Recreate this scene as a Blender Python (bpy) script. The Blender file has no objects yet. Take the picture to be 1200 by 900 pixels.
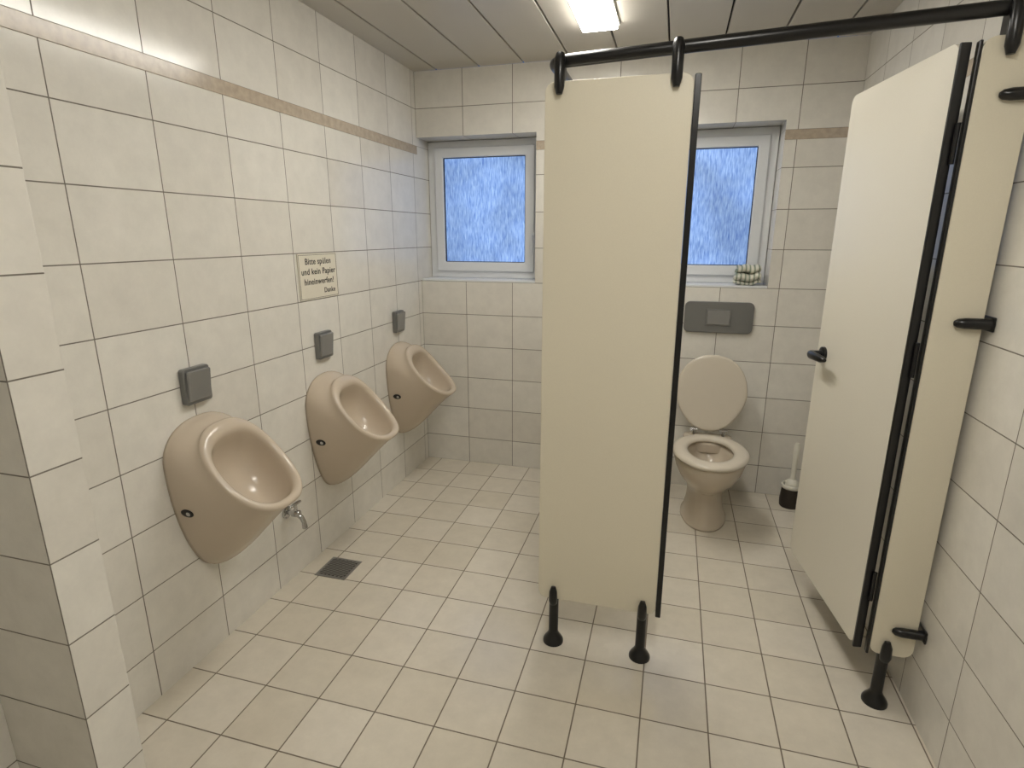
import bpy, bmesh, math, random
from mathutils import Vector, Matrix, noise
random.seed(3)
sc = bpy.context.scene
sc.view_settings.view_transform = 'Standard'
col = sc.collection

# ------------------------------------------------------------ dimensions
XL, XR = -1.556, 0.83
YB, YF = 3.40, -1.20
H = 2.42
CAMH = 1.494
RP = 0.207

# ------------------------------------------------------------ materials
def new_mat(name):
    m = bpy.data.materials.new(name); m.use_nodes = True
    return m, m.node_tree, m.node_tree.nodes['Principled BSDF']

def rgb(r, g, b):
    f = lambda c: (c/255/12.92) if c/255 <= 0.04045 else ((c/255+0.055)/1.055)**2.4
    return (f(r), f(g), f(b), 1)

def simple(name, color, rough=0.4, metal=0.0, var=0.06, nscale=30, bump=0.0, coat=0.0):
    m, nt, b = new_mat(name)
    tc = nt.nodes.new('ShaderNodeNewGeometry')
    nz = nt.nodes.new('ShaderNodeTexNoise'); nz.inputs['Scale'].default_value = nscale
    nz.inputs['Detail'].default_value = 3
    nt.links.new(tc.outputs['Position'], nz.inputs['Vector'])
    mx = nt.nodes.new('ShaderNodeMix'); mx.data_type = 'RGBA'
    mx.inputs[6].default_value = tuple(c*(1-var) for c in color[:3])+(1,)
    mx.inputs[7].default_value = tuple(min(1, c*(1+var)) for c in color[:3])+(1,)
    nt.links.new(nz.outputs['Fac'], mx.inputs[0])
    nt.links.new(mx.outputs[2], b.inputs['Base Color'])
    b.inputs['Roughness'].default_value = rough
    b.inputs['Metallic'].default_value = metal
    b.inputs['Coat Weight'].default_value = coat
    if bump:
        bp = nt.nodes.new('ShaderNodeBump'); bp.inputs['Strength'].default_value = bump
        bp.inputs['Distance'].default_value = 0.002
        nt.links.new(nz.outputs['Fac'], bp.inputs['Height'])
        nt.links.new(bp.outputs[0], b.inputs['Normal'])
    return m

def math_n(nt, op, a, b=None):
    n = nt.nodes.new('ShaderNodeMath'); n.operation = op
    for i, v in enumerate((a, b)):
        if v is None: continue
        if isinstance(v, (int, float)): n.inputs[i].default_value = v
        else: nt.links.new(v, n.inputs[i])
    return n.outputs[0]

def mixf(nt, fac, a, b):
    n = nt.nodes.new('ShaderNodeMix'); n.data_type = 'FLOAT'
    nt.links.new(fac, n.inputs[0])
    for i, v in ((2, a), (3, b)):
        if isinstance(v, (int, float)): n.inputs[i].default_value = v
        else: nt.links.new(v, n.inputs[i])
    return n.outputs[0]

def tile_mat(name, c1, c2, grout, pu, pv, ux, uy, v0, gw=0.0019, floor=False, split=None, rough=0.16):
    m, nt, b = new_mat(name)
    g = nt.nodes.new('ShaderNodeNewGeometry')
    sp = nt.nodes.new('ShaderNodeSeparateXYZ'); nt.links.new(g.outputs['Position'], sp.inputs[0])
    sn = nt.nodes.new('ShaderNodeSeparateXYZ'); nt.links.new(g.outputs['True Normal'], sn.inputs[0])
    X = math_n(nt, 'SUBTRACT', sp.outputs[0], ux - 40*pu)
    Y = math_n(nt, 'SUBTRACT', sp.outputs[1], uy - 40*pu)
    if floor:
        u = X
        v = math_n(nt, 'SUBTRACT', sp.outputs[1], uy - 40*pv)
    else:
        isx = math_n(nt, 'GREATER_THAN', math_n(nt, 'ABSOLUTE', sn.outputs[0]), 0.5)
        isz = math_n(nt, 'GREATER_THAN', math_n(nt, 'ABSOLUTE', sn.outputs[2]), 0.5)
        u = mixf(nt, isx, X, Y)
        v1 = math_n(nt, 'SUBTRACT', sp.outputs[2], v0 - 40*pv)
        if split:
            v2 = math_n(nt, 'SUBTRACT', sp.outputs[2], split - 60*pv)
            up = math_n(nt, 'GREATER_THAN', sp.outputs[2], split)
            v1 = mixf(nt, up, v1, v2)
        v = mixf(nt, isz, v1, math_n(nt, 'SUBTRACT', sp.outputs[1], YB - 0.003 - 20*pv))
    cb = nt.nodes.new('ShaderNodeCombineXYZ')
    nt.links.new(u, cb.inputs[0]); nt.links.new(v, cb.inputs[1])
    br = nt.nodes.new('ShaderNodeTexBrick'); br.offset = 0; br.squash = 1
    nt.links.new(cb.outputs[0], br.inputs['Vector'])
    br.inputs['Color1'].default_value = c1; br.inputs['Color2'].default_value = c2
    br.inputs['Mortar'].default_value = (0, 0, 0, 1)
    br.inputs['Scale'].default_value = 1
    br.inputs['Mortar Size'].default_value = gw
    br.inputs['Mortar Smooth'].default_value = 0.25
    br.inputs['Bias'].default_value = 0
    br.inputs['Brick Width'].default_value = pu
    br.inputs['Row Height'].default_value = pv
    nz = nt.nodes.new('ShaderNodeTexNoise'); nz.inputs['Scale'].default_value = 11
    nz.inputs['Detail'].default_value = 6; nz.inputs['Roughness'].default_value = 0.72
    nt.links.new(g.outputs['Position'], nz.inputs['Vector'])
    ramp = nt.nodes.new('ShaderNodeMapRange')
    ramp.inputs[1].default_value = 0.3; ramp.inputs[2].default_value = 0.7
    ramp.inputs[3].default_value = 0.92; ramp.inputs[4].default_value = 1.03
    nt.links.new(nz.outputs['Fac'], ramp.inputs[0])
    ml = nt.nodes.new('ShaderNodeMix'); ml.data_type = 'RGBA'; ml.blend_type = 'MULTIPLY'
    ml.inputs[0].default_value = 1
    nt.links.new(br.outputs['Color'], ml.inputs[6])
    nt.links.new(ramp.outputs[0], ml.inputs[7])
    mx = nt.nodes.new('ShaderNodeMix'); mx.data_type = 'RGBA'
    nt.links.new(br.outputs['Fac'], mx.inputs[0])
    nt.links.new(ml.outputs[2], mx.inputs[6]); mx.inputs[7].default_value = grout
    nt.links.new(mx.outputs[2], b.inputs['Base Color'])
    r = mixf(nt, br.outputs['Fac'], rough, 0.9)
    nt.links.new(r, b.inputs['Roughness'])
    h = math_n(nt, 'SUBTRACT', 1.0, br.outputs['Fac'])
    n2 = nt.nodes.new('ShaderNodeTexNoise'); n2.inputs['Scale'].default_value = 14; n2.inputs['Detail'].default_value = 2
    nt.links.new(g.outputs['Position'], n2.inputs['Vector'])
    h2 = math_n(nt, 'ADD', h, math_n(nt, 'MULTIPLY', n2.outputs['Fac'], 0.25))
    bp = nt.nodes.new('ShaderNodeBump'); bp.inputs['Strength'].default_value = 0.6
    bp.inputs['Distance'].default_value = 0.0015
    nt.links.new(h2, bp.inputs['Height']); nt.links.new(bp.outputs[0], b.inputs['Normal'])
    return m

W1, W2 = rgb(230, 227, 219), rgb(222, 218, 209)
GR = rgb(120, 114, 104)
m_wl = tile_mat('tile_left', W1, W2, GR, 0.307, RP, XL, 1.506, 0.174, split=2.012)
m_wb = tile_mat('tile_back', W1, W2, GR, 0.302, RP, XL, YB, 0.174, split=2.012)
m_wr = tile_mat('tile_right', W1, W2, GR, 0.303, RP, XR, YB, 0.174, split=2.012)
m_st = tile_mat('tile_stub', W1, W2, GR, 0.303, RP, -1.27, 0.785, 0.174)
m_fl = tile_mat('tile_floor', rgb(220, 213, 199), rgb(211, 203, 186), rgb(118, 108, 94), 0.207, 0.207, XL+0.10, YB, 0, floor=True, rough=0.19, gw=0.0024)
m_trim = simple('border_tile', rgb(182, 168, 150), 0.2, var=0.28, nscale=38)
m_slat = simple('ceiling_slat', rgb(196, 190, 178), 0.35, var=0.02, nscale=4)
m_dark = simple('dark_gap', rgb(50, 46, 40), 0.8)
m_panel = simple('cream_laminate', rgb(226, 219, 199), 0.38, var=0.04, nscale=400, bump=0.05)
m_door = simple('door_laminate', rgb(224, 219, 205), 0.36, var=0.04, nscale=400, bump=0.05)
m_black = simple('black_plastic', rgb(17, 17, 18), 0.28, var=0.1)
m_pvc = simple('white_pvc', rgb(224, 226, 228), 0.3, var=0.02)
m_gasket = simple('gasket', rgb(25, 30, 50), 0.6)
m_cer = simple('beige_ceramic', rgb(199, 185, 166), 0.2, var=0.03, nscale=5)
m_cer2 = simple('cream_ceramic', rgb(200, 188, 170), 0.18, var=0.03, nscale=5)
m_seat = simple('seat_plastic', rgb(208, 199, 183), 0.25, var=0.02)
m_grey = simple('grey_plate', rgb(122, 122, 120), 0.32, metal=0.3, var=0.04)
m_grey2 = simple('grey_button', rgb(148, 148, 146), 0.25, metal=0.4, var=0.04)
m_chrome = simple('chrome', rgb(190, 190, 190), 0.15, metal=1.0, var=0.03)
m_hole = simple('hole_shade', rgb(20, 16, 14), 0.5)  # shade inside holes, put into a near-black colour
m_water = simple('water', rgb(60, 55, 45), 0.03)
m_drain = simple('drain_steel', rgb(140, 138, 133), 0.4, metal=0.5)
m_sign = simple('sign_enamel', rgb(224, 218, 201), 0.25, var=0.02)
m_ink = simple('sign_ink', rgb(30, 26, 24), 0.5)
m_white = simple('white_plastic', rgb(224, 221, 208), 0.35, var=0.02)
m_brown = simple('dark_bristle', rgb(42, 34, 26), 0.6)
m_label = simple('ceramic_print', rgb(70, 80, 105), 0.3)

def glass_mat():
    m, nt, b = new_mat('frosted_glass_daylight')
    g = nt.nodes.new('ShaderNodeNewGeometry')
    mp = nt.nodes.new('ShaderNodeMapping'); mp.inputs['Scale'].default_value = (130, 30, 20)
    nt.links.new(g.outputs['Position'], mp.inputs['Vector'])
    nz = nt.nodes.new('ShaderNodeTexNoise'); nz.inputs['Scale'].default_value = 1.0
    nz.inputs['Detail'].default_value = 4; nz.inputs['Distortion'].default_value = 0.4
    nt.links.new(mp.outputs[0], nz.inputs['Vector'])
    cr = nt.nodes.new('ShaderNodeValToRGB')
    cr.color_ramp.elements[0].position = 0.28; cr.color_ramp.elements[0].color = rgb(84, 122, 194)
    cr.color_ramp.elements[1].position = 0.75; cr.color_ramp.elements[1].color = rgb(166, 198, 240)
    nt.links.new(nz.outputs['Fac'], cr.inputs[0])
    n3 = nt.nodes.new('ShaderNodeTexNoise'); n3.inputs['Scale'].default_value = 4.0
    nt.links.new(g.outputs['Position'], n3.inputs['Vector'])
    mr = nt.nodes.new('ShaderNodeMapRange'); mr.inputs[1].default_value = 0.35; mr.inputs[2].default_value = 0.65
    mr.inputs[3].default_value = 0.85; mr.inputs[4].default_value = 1.25
    nt.links.new(n3.outputs['Fac'], mr.inputs[0])
    nt.links.new(cr.outputs[0], b.inputs['Emission Color'])
    nt.links.new(mr.outputs[0], b.inputs['Emission Strength'])  # daylight and its brighter patches are put into the pane as emission
    b.inputs['Base Color'].default_value = (0.02, 0.03, 0.06, 1)
    b.inputs['Roughness'].default_value = 0.35
    bp = nt.nodes.new('ShaderNodeBump'); bp.inputs['Strength'].default_value = 0.4; bp.inputs['Distance'].default_value = 0.002
    nt.links.new(nz.outputs['Fac'], bp.inputs['Height']); nt.links.new(bp.outputs[0], b.inputs['Normal'])
    return m
m_glass = glass_mat()

def emis(name, color, s):
    m, nt, b = new_mat(name)
    b.inputs['Base Color'].default_value = (0.8, 0.8, 0.8, 1)
    b.inputs['Emission Color'].default_value = color
    b.inputs['Emission Strength'].default_value = s
    return m
m_lamp = emis('lamp_diffuser', (1.0, 0.965, 0.895, 1), 29)
m_fill_lamp = emis('added_front_fill', (1.0, 0.965, 0.895, 1), 29)  # glow of the added fill lamp above the camera

def towel_mat():
    m, nt, b = new_mat('striped_towel')
    g = nt.nodes.new('ShaderNodeNewGeometry')
    w = nt.nodes.new('ShaderNodeTexWave'); w.inputs['Scale'].default_value = 14; w.inputs['Distortion'].default_value = 1.5
    w.bands_direction = 'X'
    nt.links.new(g.outputs['Position'], w.inputs['Vector'])
    cr = nt.nodes.new('ShaderNodeValToRGB')
    cr.color_ramp.elements[0].position = 0.2; cr.color_ramp.elements[0].color = rgb(140, 150, 132)
    cr.color_ramp.elements[1].position = 0.42; cr.color_ramp.elements[1].color = rgb(212, 210, 196)
    nt.links.new(w.outputs['Fac'], cr.inputs[0]); nt.links.new(cr.outputs[0], b.inputs['Base Color'])
    b.inputs['Roughness'].default_value = 0.95
    return m
m_towel = towel_mat()

# ------------------------------------------------------------ helpers
def empty(name, loc=(0, 0, 0)):
    e = bpy.data.objects.new(name, None); e.location = loc; e.empty_display_size = 0.1
    col.objects.link(e); return e

def finish(bm, name, mat, parent=None, smooth=False, bevel=0, seg=2):
    bmesh.ops.recalc_face_normals(bm, faces=bm.faces[:])
    me = bpy.data.meshes.new(name); bm.to_mesh(me); bm.free()
    ob = bpy.data.objects.new(name, me); col.objects.link(ob)
    for mm in (mat if isinstance(mat, (list, tuple)) else [mat]): me.materials.append(mm)
    if smooth:
        for p in me.polygons: p.use_smooth = True
    if bevel:
        md = ob.modifiers.new('bevel', 'BEVEL'); md.width = bevel; md.segments = seg; md.limit_method = 'ANGLE'
    if parent:
        ob.parent = parent
        ob.matrix_parent_inverse = Matrix.Translation(parent.location).inverted() if not parent.get('local') else Matrix()
    return ob

def add_box(bm, x0, x1, y0, y1, z0, z1):
    vs = [bm.verts.new(p) for p in ((x0,y0,z0),(x1,y0,z0),(x1,y1,z0),(x0,y1,z0),(x0,y0,z1),(x1,y0,z1),(x1,y1,z1),(x0,y1,z1))]
    for f in ((0,3,2,1),(4,5,6,7),(0,1,5,4),(1,2,6,5),(2,3,7,6),(3,0,4,7)):
        bm.faces.new([vs[i] for i in f])

def box(name, x0, x1, y0, y1, z0, z1, mat, parent=None, bevel=0, seg=2):
    bm = bmesh.new(); add_box(bm, x0, x1, y0, y1, z0, z1)
    return finish(bm, name, mat, parent, bevel=bevel, seg=seg)

def add_loft(bm, rings, cap0=True, cap1=True, closed=False):
    R = [[bm.verts.new(p) for p in r] for r in rings]
    n = len(R[0])
    rng = range(len(R)) if closed else range(len(R)-1)
    for i in rng:
        a, b = R[i], R[(i+1) % len(R)]
        for j in range(n):
            bm.faces.new((a[j], a[(j+1) % n], b[(j+1) % n], b[j]))
    if not closed:
        if cap0: bm.faces.new(R[0][::-1])
        if cap1: bm.faces.new(R[-1])

def loft(name, rings, mat, parent=None, cap0=True, cap1=True, closed=False, smooth=True):
    bm = bmesh.new(); add_loft(bm, rings, cap0, cap1, closed)
    return finish(bm, name, mat, parent, smooth=smooth)

def tube_rings(pts, radii, n=16):
    pts = [Vector(p) for p in pts]; rings = []
    if not isinstance(radii, (list, tuple)): radii = [radii]*len(pts)
    up = None
    for i, p in enumerate(pts):
        t = (pts[min(i+1, len(pts)-1)] - pts[max(i-1, 0)]).normalized()
        if up is None:
            up = Vector((0, 0, 1)) if abs(t.z) < 0.9 else Vector((1, 0, 0))
        a = (up - t*up.dot(t)).normalized(); b = t.cross(a); up = a
        rings.append([p + (a*math.cos(2*math.pi*k/n) + b*math.sin(2*math.pi*k/n))*radii[i] for k in range(n)])
    return rings

def tube(name, pts, radii, mat, parent=None, n=16):
    bm = bmesh.new(); add_loft(bm, tube_rings(pts, radii, n))
    ob = finish(bm, name, mat, parent, smooth=True)
    md = ob.modifiers.new('es', 'EDGE_SPLIT'); md.split_angle = math.radians(50)
    return ob

def rrect(x0, x1, z0, z1, r, n=6, rs=None):
    rs = rs or (r, r, r, r)  # bl, br, tr, tl
    pts = []
    for (cx, cz, a0, rr) in ((x0+rs[0], z0+rs[0], 180, rs[0]), (x1-rs[1], z0+rs[1], 270, rs[1]), (x1-rs[2], z1-rs[2], 0, rs[2]), (x0+rs[3], z1-rs[3], 90, rs[3])):
        for k in range(n+1):
            a = math.radians(a0+90*k/n); pts.append((cx+rr*math.cos(a), cz+rr*math.sin(a)))
    return pts

def slab(name, outline, tomap, t0, t1, mat, parent=None, bevel=0.002):
    bm = bmesh.new()
    add_loft(bm, [[tomap(u, v, t0) for u, v in outline], [tomap(u, v, t1) for u, v in outline]])
    return finish(bm, name, mat, parent, bevel=bevel)

# ------------------------------------------------------------ room shell
box('floor', XL-0.2, XR+0.2, YF-0.2, YB+0.25, -0.1, 0, m_fl)
box('wall_left', XL-0.15, XL, YF-0.15, YB+0.25, 0, H+0.1, m_wl)
box('wall_right', XR, XR+0.15, YF-0.15, YB+0.25, 0, H+0.1, m_wr)
box('wall_front', XL, XR, YF-0.15, YF, 0, H, m_wr)
WZ0, WZ1 = 1.209, 2.06
w1 = (XL, -0.81); w2 = (-0.25, 0.50)
bm = bmesh.new()
add_box(bm, XL, XR, YB, YB+0.25, 0, WZ0)
add_box(bm, XL, XR, YB, YB+0.25, WZ1, H)
add_box(bm, w1[1], w2[0], YB, YB+0.25, WZ0, WZ1)
add_box(bm, w2[1], XR, YB, YB+0.25, WZ0, WZ1)
finish(bm, 'wall_back', m_wb)
box('wall_partition', XL, -1.27, 0.785, 0.90, 0, H, m_st, bevel=0.002)
box('trim_1', XL, XL+0.003, 0.90, YB, 1.965, 2.012, m_trim, bevel=0.001)
box('trim_2', w2[1], XR, YB-0.003, YB, 1.965, 2.012, m_trim, bevel=0.001)
box('trim_3', XR-0.003, XR, YF, YB, 1.965, 2.012, m_trim, bevel=0.001)
box('trim_4', w1[1], w2[0], YB-0.003, YB, 1.965, 2.012, m_trim, bevel=0.001)
# ceiling slats
bm = bmesh.new()
x = -1.41-0.262
while x < XR:
    a, b_ = max(x+0.004, XL), min(x+0.258, XR)
    if b_-a > 0.01: add_box(bm, a, b_, YF, YB, H, H+0.02)
    x += 0.262
ce = finish(bm, 'ceiling', m_slat, bevel=0.003)
box('ceiling_backing', XL, XR, YF, YB, H+0.021, H+0.05, m_dark, ce)

def lamp(x0, x1, y0, y1, mat):
    e = empty('ceiling_lamp', ((x0+x1)/2, (y0+y1)/2, H))
    box('housing', x0-0.008, x1+0.008, y0-0.008, y1+0.008, H-0.012, H, m_white, e, bevel=0.002)
    box('diffuser', x0, x1, y0, y1, H-0.03, H-0.0125, mat, e, bevel=0.006, seg=3)
lamp(-0.48, -0.32, 1.72, 2.91, m_lamp)
lamp(0.0, 0.16, 0.0, 1.05, m_fill_lamp)  # unseen fill lamp, added to brighten the cubicle front and near floor

# ------------------------------------------------------------ windows
def window(name, x0, x1, handle_right):
    e = empty(name, ((x0+x1)/2, YB+0.19, 1.6))
    yA, yB_ = YB+0.165, YB+0.235
    z0, z1 = WZ0, WZ1
    def frame(nm, a, b, c, d, w, ya, yb, mat, bev=0.004):
        bm = bmesh.new()
        o = [(a, c), (b, c), (b, d), (a, d)]
        i = [(a+w, c+w), (b-w, c+w), (b-w, d-w), (a+w, d-w)]
        rings = [[(p[0], ya, p[1]) for p in o], [(p[0], ya, p[1]) for p in i], [(p[0], yb, p[1]) for p in i], [(p[0], yb, p[1]) for p in o]]
        add_loft(bm, rings, closed=True)
        finish(bm, nm, mat, e, bevel=bev)
    frame('outer_frame', x0+0.002, x1-0.002, z0+0.012, z1-0.002, 0.058, yA, yB_, m_pvc)
    frame('sash', x0+0.048, x1-0.045, z0+0.055, z1-0.042, 0.058, yA-0.016, yA+0.04, m_pvc, 0.006)
    frame('glazing_bead', x0+0.104, x1-0.101, z0+0.111, z1-0.098, 0.006, yA-0.006, yA+0.03, m_gasket, 0.001)
    box('glass_pane', x0+0.106, x1-0.103, yA+0.008, yA+0.018, z0+0.113, z1-0.100, m_glass, e)
    box('sill', x0+0.002, x1-0.002, YB+0.002, yA, z0, z0+0.012, m_pvc, e, bevel=0.003)
    hx = x1-0.050 if handle_right else x0+0.050
    box('handle_rose', hx-0.012, hx+0.012, yA-0.026, yA-0.015, 1.45, 1.51, m_pvc, e, bevel=0.003)
    tube('handle_lever', [(hx, yA-0.02, 1.485), (hx, yA-0.045, 1.485), (hx, yA-0.05, 1.475), (hx, yA-0.05, 1.39), (hx, yA-0.048, 1.375)], [0.007, 0.007, 0.008, 0.007, 0.004], m_pvc, e, 12)
window('window_1', w1[0], w1[1], True)
window('window_2', w2[0], w2[1], False)

# ------------------------------------------------------------ cubicle
YC = 1.82
cub = empty('toilet_cubicle', (0.2, YC, 0))
def xz(y_off=0):
    return lambda u, v, t: (u, t, v)
slab('front_panel', rrect(-0.405, 0.018, 0.19, 1.93, 0.03), xz(), YC-0.014, YC+0.014, m_panel, cub)
slab('panel_edge_strip', rrect(0.019, 0.037, 0.185, 1.925, 0.004), xz(), YC-0.017, YC+0.03, m_black, cub)
slab('pilaster_panel', rrect(0.690, 0.812, 0.19, 1.962, 0.03), xz(), YC-0.014, YC+0.014, m_panel, cub)
slab('pilaster_edge_strip', rrect(0.681, 0.6895, 0.185, 1.955, 0.003), xz(), YC-0.015, YC+0.004, m_black, cub)
slab('side_partition', rrect(YC+0.016, YB-0.02, 0.19, 1.935, 0.03), lambda u, v, t: (t, u, v), -0.399, -0.371, m_panel, cub)
for zz in (0.35, 1.26, 1.8):
    box('rear_bracket', -0.396, -0.374, YB-0.05, YB-0.001, zz-0.012, zz+0.012, m_black, cub, bevel=0.004)
RZ0 = lambda xx: 1.985 + (xx+0.36)*0.036
pts = [(XR-0.001, YC, RZ0(XR)), (0.4, YC, RZ0(0.4)), (-0.33, YC, RZ0(-0.33))]
for k in range(1, 7):
    a = math.pi/2*k/6
    pts.append((-0.345-0.04*math.sin(a), YC+0.04-0.04*math.cos(a), RZ0(-0.36)))
pts += [(-0.385, 2.6, 1.985), (-0.385, YB-0.001, 1.985)]
tube('top_rail', pts, 0.018, m_black, cub, 18)
for xx in (-0.36, -0.03, 0.745):
    RZ = RZ0(xx); zb = 1.892 if xx < 0.5 else 1.915
    tube('rail_clamp', [(xx, YC-0.018, RZ+0.014), (xx, YC-0.024, RZ), (xx, YC-0.026, zb+0.02), (xx, YC-0.026, zb)], [0.013, 0.0165, 0.0155, 0.009], m_black, cub, 14)
    box('clamp_block', xx-0.012, xx+0.012, YC-0.02, YC+0.022, zb+0.03, RZ, m_black, cub, bevel=0.003)
    tube('clamp_back', [(xx, YC+0.018, RZ-0.02), (xx, YC+0.018, zb)], 0.008, m_black, cub, 12)
def leg(xx, yy):
    tube('leg', [(xx, yy, 0.0), (xx, yy, 0.008), (xx, yy, 0.018), (xx, yy, 0.032), (xx, yy, 0.045), (xx, yy, 0.19)], [0.038, 0.038, 0.033, 0.023, 0.0175, 0.0175], m_black, cub, 24)
for xx in (-0.347, -0.026, 0.735):
    leg(xx, YC-0.004)
    tube('leg_clamp', [(xx, YC-0.019, 0.175), (xx, YC-0.023, 0.19), (xx, YC-0.023, 0.225), (xx, YC-0.019, 0.243)], [0.014, 0.0165, 0.0145, 0.008], m_black, cub, 14)
for yy in (2.6, 3.2): leg(-0.385, yy)
for zz in (1.827, 1.262, 0.287):
    tube('pilaster_side_bracket', [(XR-0.001, YC-0.024, zz), (0.765, YC-0.024, zz), (0.748, YC-0.022, zz), (0.742, YC-0.018, zz)], [0.015, 0.015, 0.012, 0.006], m_black, cub, 14)
    box('bracket_foot', XR-0.007, XR-0.001, YC-0.04, YC+0.03, zz-0.02, zz+0.02, m_black, cub, bevel=0.003)

door = empty('door_1', (0.664, YC+0.004, 0)); door['local'] = 1
door.rotation_euler = (0, 0, math.radians(-81.5))
slab('leaf', rrect(-0.605, -0.010, 0.19, 1.962, 0.03), xz(), -0.014, 0.012, m_door, door)
slab('hinge_edge', rrect(-0.0098, 0.0, 0.187, 1.957, 0.004), xz(), -0.015, 0.010, m_black, door)
for zz in (0.42, 1.15, 1.72):
    tube('hinge', [(0.006, 0.008, zz-0.05), (0.006, 0.008, zz+0.05)], 0.006, m_black, door, 12)
for s in (-1, 1):
    hz = 1.055; hx = -0.540
    tube('handle_rose', [(hx, s*0.014, hz), (hx, s*0.024, hz), (hx, s*0.027, hz)], [0.028, 0.028, 0.022], m_black, door, 24)
    tube('handle_lever', [(hx, s*0.02, hz), (hx, s*0.050, hz), (hx+0.005, s*0.062, hz), (hx+0.02, s*0.066, hz), (hx+0.10, s*0.062, hz), (hx+0.12, s*0.058, hz)], [0.014, 0.014, 0.0155, 0.0155, 0.013, 0.007], m_black, door, 16)

# ------------------------------------------------------------ urinals
X0 = XL+0.001
def urinal(yc, dz):
    e = empty('urinal', (X0, yc, 0.6))
    N = 64
    C = Vector((0.212, 0, 0.740)); A = Vector((0.130, 0, -0.138))
    nrm = Vector((0.138, 0, 0.130)).normalized()
    def wallp(t):
        c, s = math.cos(t), math.sin(t)
        z = 0.765 + (0.130*c if c > 0 else 0.435*c)
        k = 1.0 if c > 0 else (1-0.20*c*c)
        w = 0.166*math.copysign(abs(s)**(0.85 if c > 0 else 0.72), s)*k
        return Vector((0, w, z))
    def rimp(t, inset=0.0):
        c, s = math.cos(t), math.sin(t)
        ea = math.copysign(abs(c)**0.86, c); es = math.copysign(abs(s)**0.80, s)
        L = A.length
        Au = A.normalized()
        wf = 0.154 + 0.003*c
        ia = inset*(1+0.9*max(0, c)) ; iw = inset*(1+0.15*max(0, c))
        return C - Au*(L-ia)*ea + Vector((0, 1, 0))*(wf-iw)*es - nrm*0.020*s*s
    def outer(t, s):
        b = (1-math.cos(t))/2
        P0 = wallp(t); P3 = rimp(t)
        P1 = P0 + Vector((0.045+0.060*b**1.5, 0, -0.006*b)); P1.y *= 1.04
        P2 = P3 - nrm*(0.030+0.060*b) - Vector((0.036*b**2, 0, 0)); P2.y *= 0.96
        return P0*(1-s)**3 + P1*3*s*(1-s)**2 + P2*3*s*s*(1-s) + P3*s**3
    T = [2*math.pi*k/N for k in range(N)]
    W = lambda p: (X0+p.x, yc+p.y, p.z+dz)
    rings = [[W(outer(t, s/16)) for t in T] for s in range(17)]
    for ins, hh in ((0.000, 0.006), (0.004, 0.011), (0.011, 0.0135), (0.021, 0.0115), (0.028, 0.005), (0.031, -0.006)):
        rings.append([W(rimp(t, ins)+nrm*hh) for t in T])
    Bc = Vector((0.135, 0, 0.622))
    for k in range(1, 13):
        ph = k/12*math.pi/2
        f = 0.04+0.96*math.cos(ph)**0.75 if k < 12 else 0.04
        d = math.sin(ph)
        ring = []
        for t in T:
            p = rimp(t, 0.032)
            q = C + (p-C)*f
            q = q + (Bc-C)*d*1.0
            ring.append(W(Vector((max(q.x, 0.02), q.y, q.z))))
        rings.append(ring)
    bm = bmesh.new(); add_loft(bm, rings)
    finish(bm, 'body', m_cer, e, smooth=True)
    for sg in (-1, 1):
        t = sg*math.radians(112); s = 0.22
        p = outer(t, s); du = outer(t+0.02, s)-p; dv = outer(t, s+0.02)-p
        nn = du.cross(dv).normalized()
        if nn.y*sg < 0: nn = -nn
        p = Vector(W(p))
        rr = tube_rings([p-nn*0.006, p+nn*0.0012, p+nn*0.002], [0.021, 0.021, 0.018], 20)
        for ring in rr:
            for i, v in enumerate(ring):
                ring[i] = Vector((p.x+(v.x-p.x)*1.15, v.y, p.z+(v.z-p.z)*0.75))
        loft('fixing_hole_shade', rr, m_hole, e)  # dark disc on the surface, the hole's shade painted on
        tube('fixing_screw', [p-nn*0.002+Vector((0.006, 0, 0)), p+nn*0.004+Vector((0.006, 0, 0))], [0.009, 0.008], m_chrome, e, 12)
    return e
PY = (1.51, 2.265, 3.025)
for y, dz in zip(PY, (-0.004, -0.028, -0.020)): urinal(y, dz)

def flush_button(yc, zc=1.0):
    e = empty('urinal_flush_plate', (X0, yc, zc))
    slab('plate', rrect(yc-0.056, yc+0.056, zc-0.062, zc+0.062, 0.010), lambda u, v, t: (X0+t, u, v), 0, 0.022, m_grey, e, 0.003)
    slab('button', rrect(yc-0.048, yc+0.048, zc-0.052, zc+0.054, 0.008), lambda u, v, t: (X0+t+0.10*(v-zc), u, v), 0.018, 0.032, m_grey2, e, 0.004)
for y in PY: flush_button(y+0.0)

# sign
sg = empty('notice_sign', (X0, 2.29, 1.31))
slab('plate', rrect(2.137, 2.433, 1.212, 1.413, 0.004), lambda u, v, t: (X0+t, u, v), 0, 0.004, m_sign, sg, 0.001)
bm = bmesh.new()
for a in ((2.142, 2.428, 1.217, 1.2185), (2.142, 2.428, 1.4065, 1.408), (2.142, 2.1435, 1.217, 1.408), (2.4265, 2.428, 1.217, 1.408)):
    add_box(bm, X0+0.0038, X0+0.0046, a[0], a[1], a[2], a[3])
finish(bm, 'border_line', m_ink, sg)
def text(s, y, z, size, align='CENTER'):
    cu = bpy.data.curves.new('text', 'FONT'); cu.body = s; cu.size = size; cu.align_x = align; cu.align_y = 'CENTER'
    cu.offset = 0.0004; cu.extrude = 0.0003; cu.space_character = 1.08
    ob = bpy.data.objects.new('lettering', cu); col.objects.link(ob)
    cu.materials.append(m_ink)
    ob.rotation_euler = (math.radians(90), 0, math.radians(90))
    ob.location = (X0+0.0045, y, z)
    ob.parent = sg; ob.matrix_parent_inverse = Matrix.Translation(sg.location).inverted()
text('Bitte spülen', 2.285, 1.378, 0.038)
text('und kein Papier', 2.285, 1.334, 0.038)
text('hineinwerfen!', 2.285, 1.290, 0.038)
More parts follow.
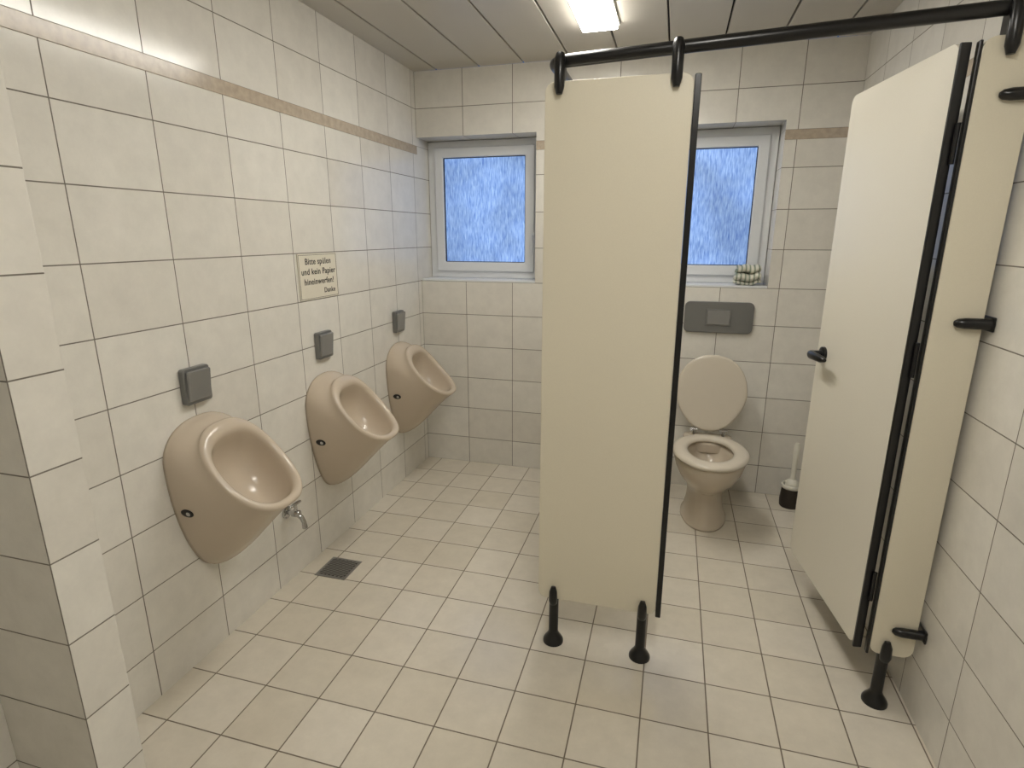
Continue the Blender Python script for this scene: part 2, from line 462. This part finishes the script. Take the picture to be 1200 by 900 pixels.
text('Danke', 2.36, 1.246, 0.032)

# angle valve
tp = empty('angle_valve', (X0, 1.90, 0.32))
tube('rosette', [(X0, 1.90, 0.325), (X0+0.006, 1.90, 0.325), (X0+0.012, 1.90, 0.325)], [0.028, 0.027, 0.014], m_chrome, tp, 24)
tube('body', [(X0, 1.90, 0.325), (X0+0.03, 1.90, 0.325), (X0+0.034, 1.90, 0.325), (X0+0.065, 1.90, 0.325), (X0+0.07, 1.90, 0.325)], [0.010, 0.010, 0.016, 0.016, 0.010], m_chrome, tp, 16)
tube('spout', [(X0+0.05, 1.90, 0.325), (X0+0.075, 1.90, 0.31), (X0+0.085, 1.90, 0.29), (X0+0.088, 1.90, 0.262)], [0.011, 0.011, 0.010, 0.012], m_chrome, tp, 14)
tube('stem', [(X0+0.05, 1.90, 0.33), (X0+0.05, 1.90, 0.365)], 0.007, m_chrome, tp, 12)
tube('handle', [(X0+0.05, 1.865, 0.368), (X0+0.05, 1.885, 0.370), (X0+0.05, 1.915, 0.370), (X0+0.05, 1.935, 0.368)], [0.005, 0.008, 0.008, 0.005], m_chrome, tp, 12)

# floor drain
fd = empty('floor_drain', (-1.40, 2.02, 0))
box('frame', -1.477, -1.323, 1.943, 2.097, 0.0, 0.003, m_drain, fd, bevel=0.001)
box('recess_shade', -1.464, -1.336, 1.956, 2.084, 0.0031, 0.0034, m_hole, fd)  # flat plate, the shade below the grate put into its colour
bm = bmesh.new()
for i in range(-6, 7):
    o = i*0.020
    h = 0.064
    a = max(-h, -h-o); b_ = min(h, h-o)
    if b_-a < 0.006: continue
    p0 = Vector((-1.40+a, 2.02+a+o, 0.0045)); p1 = Vector((-1.40+b_, 2.02+b_+o, 0.0045))
    dd = (p1-p0).normalized(); sd = Vector((-dd.y, dd.x, 0))*0.0038
    lo = [bm.verts.new(q+Vector((0, 0, -0.0012))) for q in (p0-sd, p0+sd, p1+sd, p1-sd)]
    hi = [bm.verts.new(q+Vector((0, 0, 0.0005))) for q in (p0-sd, p0+sd, p1+sd, p1-sd)]
    bm.faces.new(hi)
    for j in range(4): bm.faces.new((lo[j], lo[(j+1) % 4], hi[(j+1) % 4], hi[j]))
finish(bm, 'grate', m_drain, fd)

# ------------------------------------------------------------ toilet
TX = 0.243
YW = YB-0.001
wc = empty('toilet', (TX, 3.0, 0))
def egg(yc, hl, hw, z, n=48, front=1.0, p=1.0):
    out = []
    for k in range(n):
        t = 2*math.pi*k/n
        c, s = math.cos(t), math.sin(t)
        w = hw*math.copysign(abs(s)**0.9, s)
        ww = w*(1-0.08*max(0, -c)*front)
        out.append((TX+ww, yc+hl*math.copysign(abs(c)**p, c), z))
    return out
prof = [(0.0, 3.03, 0.205, 0.120), (0.012, 3.03, 0.205, 0.120), (0.03, 3.03, 0.195, 0.110), (0.08, 3.035, 0.180, 0.098), (0.14, 3.035, 0.172, 0.092),
        (0.19, 3.02, 0.178, 0.098), (0.235, 2.99, 0.200, 0.118), (0.28, 2.955, 0.228, 0.145), (0.33, 2.93, 0.248, 0.166), (0.37, 2.92, 0.256, 0.176),
        (0.392, 2.92, 0.258, 0.179), (0.401, 2.92, 0.255, 0.176), (0.404, 2.92, 0.245, 0.166), (0.404, 2.90, 0.200, 0.128), (0.396, 2.90, 0.188, 0.118),
        (0.36, 2.90, 0.182, 0.114), (0.31, 2.90, 0.16, 0.10), (0.27, 2.88, 0.11, 0.075), (0.235, 2.87, 0.075, 0.055), (0.21, 2.87, 0.06, 0.045)]
loft('bowl', [egg(y, l, w, z) for z, y, l, w in prof], m_cer2, wc)
slab('rear_deck', rrect(TX-0.13, TX+0.13, 3.06, 3.235, 0.03), lambda u, v, t: (u, v, t), 0.345, 0.405, m_cer2, wc, 0.01)
tube('water', [(TX, 2.87, 0.225), (TX, 2.87, 0.238)], [0.055, 0.055], m_water, wc, 24)
tube('waste_pipe', [(TX, 3.15, 0.19), (TX, 3.3, 0.19), (TX, YW, 0.19)], [0.07, 0.058, 0.055], m_cer2, wc, 24)
tube('flush_pipe', [(TX, 3.2, 0.33), (TX, YW, 0.33)], 0.026, m_white, wc, 20)
R = []
for o, z in ((0.0, 0.408), (-0.004, 0.420), (0.006, 0.430), (0.02, 0.434), (0.05, 0.434), (0.068, 0.430), (0.076, 0.420), (0.074, 0.408)):
    R.append(egg(2.895 + (0.005*o/0.07), 0.243-o*1.05, 0.187-o, z))
loft('seat', R, m_seat, wc, closed=True)
def lidmap(u, v, t):
    a = math.radians(9)
    return (TX+u, 3.165 + v*math.sin(a) + t*math.cos(a), 0.438 + v*math.cos(a) - t*math.sin(a))
def lid_outline(ins):
    o = []
    for k in range(56):
        t = 2*math.pi*k/56
        c, s = math.cos(t), math.sin(t)
        v = 0.212+(0.212-ins)*math.copysign(abs(c)**0.95, c)
        w = (0.188-ins)*math.copysign(abs(s)**0.9, s)*(1-0.16*max(0, -c))
        o.append((w, v))
    return o
bm = bmesh.new()
lr = []
for ins, t in ((0.03, -0.002), (0.012, -0.003), (0.004, -0.001), (0, 0.004), (0.001, 0.012), (0.008, 0.018), (0.03, 0.021)):
    lr.append([lidmap(u, v, t) for u, v in lid_outline(ins)])
add_loft(bm, lr)
finish(bm, 'lid', m_seat, wc, smooth=True)
for sx in (-0.078, 0.078):
    tube('hinge_post', [(TX+sx, 3.155, 0.404), (TX+sx, 3.155, 0.41), (TX+sx, 3.155, 0.412), (TX+sx, 3.155, 0.45)], [0.018, 0.018, 0.009, 0.009], m_chrome, wc, 16)
    tube('hinge_barrel', [(TX+sx-0.02, 3.155, 0.448), (TX+sx+0.02, 3.155, 0.448)], 0.010, m_chrome, wc, 14)

fp = empty('cistern_flush_plate', (0.258, YW, 1.04))
mp_ = lambda u, v, t: (u, YW-t, v)
slab('plate', rrect(0.073, 0.443, 0.955, 1.130, 0.03), mp_, 0, 0.018, m_grey, fp, 0.004)
slab('button_frame', rrect(0.190, 0.326, 0.995, 1.090, 0.008), mp_, 0.0175, 0.022, m_grey, fp, 0.002)
slab('button', rrect(0.197, 0.319, 1.002, 1.083, 0.006), mp_, 0.021, 0.027, m_grey2, fp, 0.003)

# toilet brush
BX, BY = 0.722, 3.27
tb = empty('toilet_brush', (BX, BY, 0))
def cyl_rings(x, y, prof, n=28): return [[(x+r*math.cos(2*math.pi*k/n), y+r*math.sin(2*math.pi*k/n), z) for k in range(n)] for z, r in prof]
loft('holder', cyl_rings(BX, BY, [(0, 0.050), (0.006, 0.053), (0.04, 0.055), (0.10, 0.050), (0.12, 0.047), (0.122, 0.043), (0.10, 0.044), (0.02, 0.046)]), m_brown, tb)
loft('rim', cyl_rings(BX, BY, [(0.112, 0.050), (0.118, 0.054), (0.132, 0.054), (0.136, 0.049), (0.132, 0.043), (0.118, 0.043)]), m_white, tb, closed=True)
loft('bristles', cyl_rings(BX, BY, [(0.03, 0.02), (0.05, 0.036), (0.11, 0.038), (0.15, 0.032), (0.165, 0.014)]), m_white, tb)
tube('handle', [(BX, BY, 0.14), (BX+0.001, BY+0.001, 0.17), (BX+0.003, BY+0.006, 0.28), (BX+0.005, BY+0.01, 0.36), (BX+0.005, BY+0.01, 0.375)], [0.024, 0.014, 0.013, 0.017, 0.009], m_white, tb, 14)

# towel on the sill
bm = bmesh.new()
ys = [(3.425, 3.50), (3.50, 3.42), (3.42, 3.495), (3.49, 3.43), (3.435, 3.485)]
zc = WZ0+0.026
pp = []
for i, (a, b_) in enumerate(ys):
    for k in range(9):
        f = k/8
        y = a+(b_-a)*f
        pp.append((y, zc+0.004*math.sin(f*3.1)))
    zc += 0.021
    if i < len(ys)-1:
        sgn = 1 if b_ > a else -1
        pp.append((b_+sgn*0.008, zc-0.014)); pp.append((b_+sgn*0.009, zc-0.007))
NX = 22
grid = []
for i in range(NX+1):
    row = []
    for j, (y, z) in enumerate(pp):
        f = i/NX
        lev = (z-WZ0)/0.12
        xx = 0.318+0.155*f*(1-0.25*lev)+0.02*lev
        nv = noise.noise(Vector((f*3, y*12, z*14)))
        row.append(bm.verts.new((xx+0.006*nv, y+0.010*noise.noise(Vector((f*5, z*20, 3))), z*1.0+0.012*noise.noise(Vector((f*4+5, y*9, lev*1.2))) )))
    grid.append(row)
for i in range(NX):
    for j in range(len(pp)-1):
        bm.faces.new((grid[i][j], grid[i+1][j], grid[i+1][j+1], grid[i][j+1]))
tw = finish(bm, 'towel', m_towel, smooth=True)
md = tw.modifiers.new('sol', 'SOLIDIFY'); md.thickness = 0.016; md.offset = 0
md = tw.modifiers.new('sub', 'SUBSURF'); md.levels = 1; md.render_levels = 1

# ------------------------------------------------------------ world, camera
w = bpy.data.worlds.new('world'); sc.world = w; w.use_nodes = True
w.node_tree.nodes['Background'].inputs[0].default_value = (0.25, 0.4, 0.8, 1)
w.node_tree.nodes['Background'].inputs[1].default_value = 0.5

f_px = 665.0
th = math.atan(175/f_px); ps = math.atan(193*math.cos(th)/f_px)
F = Vector((-math.sin(ps)*math.cos(th), math.cos(ps)*math.cos(th), -math.sin(th)))
Rv = Vector((math.cos(ps), math.sin(ps), 0)); U = Rv.cross(F)
cd = bpy.data.cameras.new('camera'); cam = bpy.data.objects.new('camera', cd); col.objects.link(cam)
M = Matrix((Rv, U, -F)).transposed().to_4x4(); M.translation = Vector((0, 0, CAMH))
cam.matrix_world = M
cd.sensor_width = 36; cd.lens = f_px/1200*36; cd.clip_start = 0.02
sc.camera = cam
